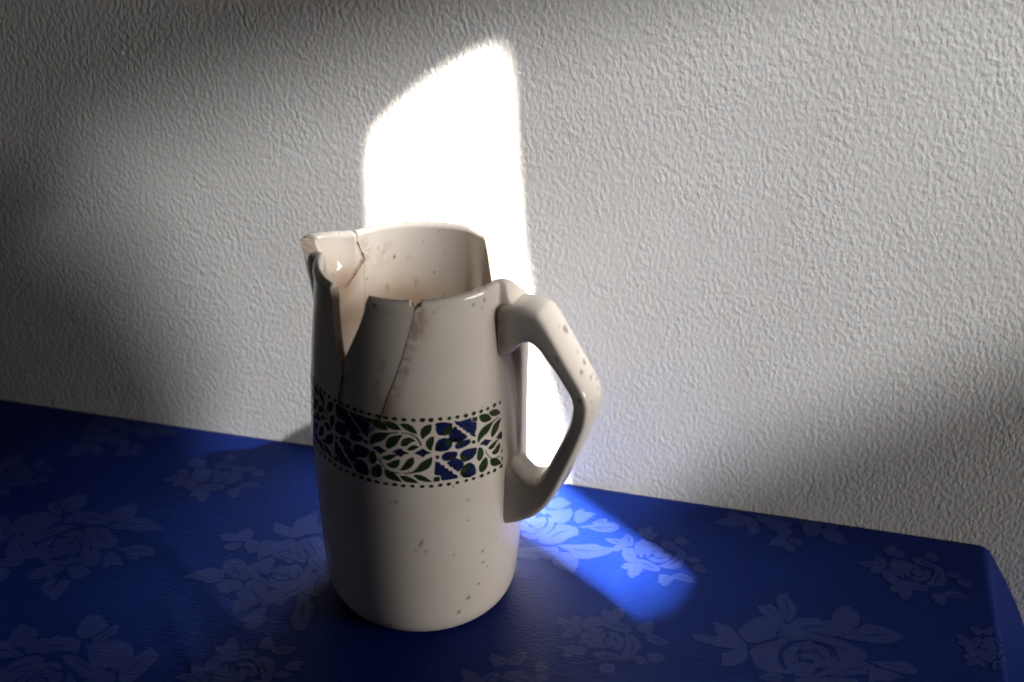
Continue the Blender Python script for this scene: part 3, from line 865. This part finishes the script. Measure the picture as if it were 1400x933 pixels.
# ------------------------------------------------------------------ painted band
def to_tz(x, y):
    """picture point -> (t, z) on the front of the body"""
    d = ray(x, y); d = d / np.linalg.norm(d)
    ts = np.linspace(8.5, 12.5, 1601); Q = CPn + ts[:, None] * d
    g = np.hypot(Q[:, 0], Q[:, 1]) - r_base(np.clip(Q[:, 2], 0, 3.7))
    s_ = np.where((g[1:] <= 0) & (g[:-1] > 0))[0]
    i = s_[0] if len(s_) else int(np.abs(g).argmin())
    if len(s_):
        w_ = g[i] / (g[i] - g[i + 1]); q = Q[i] * (1 - w_) + Q[i + 1] * w_
    else:
        q = Q[i]
    return math.degrees(math.atan2(q[1], q[0])), float(q[2])

KB = 1 / 7.0
def band(p):
    return [to_tz(500 + x * KB, 550 + y * KB) for x, y in p]
LEAF = [
 [(65,160),(110,163),(160,188),(190,222),(218,270),(150,266),(100,242),(74,205)],
 [(172,185),(230,181),(290,205),(320,235),(344,271),(270,266),(212,240)],
 [(330,205),(390,202),(440,222),(475,258),(496,312),(440,293),(385,263),(350,232)],
 [(633,207),(570,224),(532,262),(526,310),(543,360),(575,326),(615,300),(633,262)],
 [(656,324),(610,340),(582,373),(577,420),(600,450),(632,470),(635,430),(653,390)],
 [(46,418),(45,370),(60,325),(95,296),(150,289),(238,291),(312,287),(312,295),(240,302),(208,325),(185,352),(150,376),(90,387)],
 [(340,287),(420,297),(482,324),(522,370),(541,420),(530,418),(508,372),(470,332),(412,305),(345,296)],
 [(362,312),(300,317),(240,330),(205,370),(198,412),(211,451),(260,431),(300,405),(320,360)],
 [(482,372),(440,340),(400,337),(355,360),(339,400),(350,426),(395,421),(420,396),(450,379)],
 [(520,430),(480,410),(440,412),(410,440),(398,463),(430,466),(470,456),(490,441)],
 [(325,500),(270,498),(215,505),(158,525),(185,552),(230,560),(255,541),(290,516)],
 [(330,549),(280,555),(240,580),(203,595),(235,626),(290,636),(320,602)],
 [(461,521),(410,545),(375,590),(350,630),(318,656),(390,651),(440,622),(466,580)],
 [(639,519),(600,540),(540,572),(500,622),(460,664),(415,676),(362,680),(365,688),(480,678),(560,657),(612,626),(636,580)],
 [(132,530),(160,588),(200,637),(250,663),(330,677),(328,686),(252,672),(198,645),(154,592),(126,535)],
 [(183,645),(230,655),(280,680),(320,725),(351,767),(290,756),(230,735),(195,702)],
 [(330,705),(390,704),(440,725),(480,750),(512,774),(440,773),(380,760),(350,736)],
 [(456,692),(520,694),(570,714),(610,740),(640,767),(570,763),(510,746),(480,721)],
 [(55,455),(90,480),(111,530),(105,570),(70,600),(40,570),(38,520)],
 [(130,590),(80,615),(57,650),(65,700),(100,724),(145,713),(161,670),(155,620)]]
DIAM = [[(60,435),(130,417),(165,445),(212,469),(170,480),(145,498),(110,465)],
        [(253,478),(335,440),(370,470),(428,491),(370,500),(335,527),(300,495)],
        [(463,488),(550,441),(580,465),(633,487),(580,500),(550,530),(510,505)]]
FLOW_BLUE = [
 [(668,205),(700,194),(740,191),(830,198),(832,222),(800,310),(760,320),(700,318),(675,280)],
 [(862,225),(880,262),(912,268),(920,292),(945,300),(975,325),(965,345),(920,372),(870,387),(820,382),(797,350),(800,310),(830,255)],
 [(848,180),(900,184),(960,165),(1008,148),(1014,188),(1064,190),(1060,250),(1045,300),(1056,330),(1030,328),(1000,312),(995,292),(968,290),(955,268),(935,268),(925,245),(900,243),(890,222),(870,218)],
 [(663,467),(668,410),(690,365),(740,341),(812,344),(832,385),(820,432),(780,466),(720,473)],
 [(852,432),(860,405),(880,385),(945,362),(1000,349),(1004,385),(970,416),(920,440),(875,451)],
 [(726,540),(735,500),(780,474),(872,470),(882,500),(850,542),(800,560),(760,566)],
 [(902,500),(930,464),(980,444),(1064,432),(1060,480),(1030,532),(980,562),(940,571),(910,535)],
 [(772,580),(820,553),(870,533),(920,558),(942,590),(920,627),(895,660),(868,668),(868,648),(845,648),(832,622),(808,622),(796,600)],
 [(667,568),(705,572),(722,602),(748,598),(762,632),(785,630),(800,660),(825,655),(838,685),(866,690),(884,717),(870,730),(800,742),(725,752),(720,703),(656,696),(664,630)],
 [(958,590),(1000,575),(1040,598),(1057,650),(1052,690),(1000,717),(940,724),(903,690),(925,640)]]
FLOW_GREEN = [
 [(790,222),(826,222),(834,255),(818,285),(800,310),(742,306),(745,268)],
 [(755,362),(822,358),(832,392),(792,412),(760,396)],
 [(858,402),(930,373),(948,378),(932,402),(880,418)],
 [(778,560),(790,534),(850,513),(872,530),(822,547)],
 [(902,512),(950,503),(972,540),(948,577),(918,560)],
 [(903,680),(930,608),(978,588),(988,620),(952,657),(920,694)],
 [(1022,145),(1066,137),(1066,180),(1019,187)], [(654,720),(709,709),(709,757),(654,764)]]
FLOW_INK = [[(910,692),(950,668),(1000,690),(1052,678),(1000,717),(940,724)],
            [(672,440),(690,400),(740,375),(760,400),(740,440),(700,460)],
            [(805,345),(850,330),(900,350),(940,340),(920,372),(870,387),(820,382)],
            [(868,545),(900,560),(912,600),(895,640),(905,585)]]
FLOW_DOT = [(1033, 381, 18), (688, 527, 18)]
PERIOD = 56.0
T_END = to_tz(500 + 1304 * KB, 550 + 300 * KB)[0]
def circ_px(x, y, r, n=12):
    return [(x + r * math.cos(2 * math.pi * k / n), y + r * math.sin(2 * math.pi * k / n)) for k in range(n)]
leaf_tz = [chaikin(band(p), 1, 0.2) for p in LEAF]
diam_tz = [chaikin(band(p), 1, 0.12) for p in DIAM]
fb_tz = [chaikin(band(p), 1, 0.15) for p in FLOW_BLUE]
fg_tz = [chaikin(band(p), 1, 0.15) for p in FLOW_GREEN]
fi_tz = [chaikin(band(p), 1, 0.2) for p in FLOW_INK]
fd_tz = [band(circ_px(x, y, r)) for x, y, r in FLOW_DOT]

band_root = bpy.data.objects.new('painted_band', None)
band_root.empty_display_size = 0.01
link(band_root, jug)

def on_body(pts, off):
    R = r_out(pts[:, 0], pts[:, 1]) + off
    A = np.radians(pts[:, 0])
    return np.stack([R * np.cos(A), R * np.sin(A), pts[:, 1]], -1) * S
K_T = rad(1) * 0.97          # degrees -> arc units so that edge lengths are even
def decal(name, groups, parent):
    polys, mi, offs = [], [], []
    mats = []
    for mat, ps, off in groups:
        if mat not in mats:
            mats.append(mat)
        for p in ps:
            q = [(min(a, T_END), b) for a, b in p]
            if max(a for a, b in q) - min(a for a, b in q) < 0.25:
                continue
            polys.append([(a * K_T, b) for a, b in q]); mi.append(mats.index(mat)); offs.append(off)
    if not polys:
        return None
    V, F, fm = [], [], []
    for p, m_, off in zip(polys, mi, offs):
        pts, tris, ids = polys_to_mesh([p], 0.06)
        P3 = on_body(np.stack([pts[:, 0] / K_T, pts[:, 1]], -1), off)
        b = len(V); V += [tuple(v_) for v_ in P3]
        F += [tuple(b + i for i in t) for t in tris]; fm += [m_] * len(tris)
    return mesh_obj(name, V, F, mats, parent, fm)

def sh(ps, k):
    return [[(a + k * PERIOD, b - 0.04 * k) for a, b in p] for p in ps]
for k in (1, 0, -1, -2, -3, -4):
    def keep(ps):
        return [p for p in sh(ps, k) if min(a for a, b in p) < T_END - 0.8 and min(a for a, b in p) > -305]
    decal('painted_leaf_spray', [(mat_green, keep(leaf_tz), .0022), (mat_navy, keep(diam_tz), .0022)], band_root)
    if k < 1:
        decal('painted_flower', [(mat_blue, keep(fb_tz), .0022), (mat_ink, keep(fi_tz), .0032), (mat_green, keep(fg_tz), .0040), (mat_ink, keep(fd_tz), .0022)], band_root)
ts_top = np.arange(T_END - 0.3, -300, -4.55)
def dot(t, z, r=0.021, sq=1.0):
    a = rng.uniform(0.85, 1.12)
    return [(t + math.degrees(r * a * math.cos(2*math.pi*k/10)) / 0.97, z + r * a * 0.9 * math.sin(2*math.pi*k/10)) for k in range(10)]
decal('painted_dots', [(mat_green, [dot(t + rng.uniform(-.25, .25), 2.405 + 0.065 * min(1, (T_END - t) / 95.0) + rng.uniform(-.004, .004)) for t in ts_top], .0022)], band_root)
decal('painted_dots', [(mat_green, [dot(t - 1.0 + rng.uniform(-.25, .25), 1.765 + 0.055 * min(1, (T_END - t) / 95.0) + rng.uniform(-.004, .004)) for t in ts_top], .0022)], band_root)

# crack lines that run on from the breaks
def ribbon(name, path, width, mat, parent, off=0.005, side=1):
    P = np.array(path, float)
    L = np.concatenate([[0], np.cumsum(np.hypot(np.diff(P[:, 0]) * K_T, np.diff(P[:, 1])))])
    n = max(4, int(L[-1] / 0.02))
    s_ = np.linspace(0, L[-1], n)
    t = np.interp(s_, L, P[:, 0]); z = np.interp(s_, L, P[:, 1])
    t = t + np.sin(s_ * 40) * 0.12 + np.sin(s_ * 91) * 0.08
    dt = np.gradient(t) * K_T; dz = np.gradient(z); ln = np.hypot(dt, dz) + 1e-9
    wv = width * (0.6 + 0.4 * np.sin(s_ * 23 + 1) * np.sin(s_ * 61)) * np.minimum(1, np.minimum(s_, L[-1] - s_) / 0.04 + 0.25)
    V = []
    for sgn in (-1, 1):
        tt = t - sgn * dz / ln * wv / 2 / K_T; z2 = z + sgn * dt / ln * wv / 2
        R = (r_out(tt, z2) + off) if side > 0 else (r_in(tt, z2) - off)
        A = np.radians(tt)
        V.append(np.stack([R * np.cos(A), R * np.sin(A), z2], -1))
    V = np.concatenate(V) * S
    F = [(i, i + 1, n + i + 1, n + i) for i in range(n - 1)]
    if side < 0:
        F = [f[::-1] for f in F]
    return mesh_obj(name, V, F, mat, parent)
ribbon('crack_line', [(-114.2, 2.735), (-115.8, 2.60), (-116.9, 2.45), (-117.4, 2.34), (-117.0, 2.20)], 0.020, mat_rust, jug, 0.006)
ribbon('crack_line', [(-90.3, 2.47), (-93.3, 2.365), (-96.0, 2.30), (-98.5, 2.26)], 0.014, mat_rust, jug, 0.006)
ribbon('crack_line', [(a + 0.12, b) for a, b in CRACK], 0.045, mat_darkline, jug, -0.022)  # dark strip set inside the gap: painted shade that hides leaking light
ribbon('crack_line', [(148.8, 3.41), (147, 3.33), (143.8, 3.23), (142.6, 3.19)], 0.012, mat_rust, jug, 0.003, -1)
ribbon('crack_line', [(142.6, 3.2), (149, 3.09), (157, 2.98)], 0.014, mat_rust, jug, 0.003, -1)
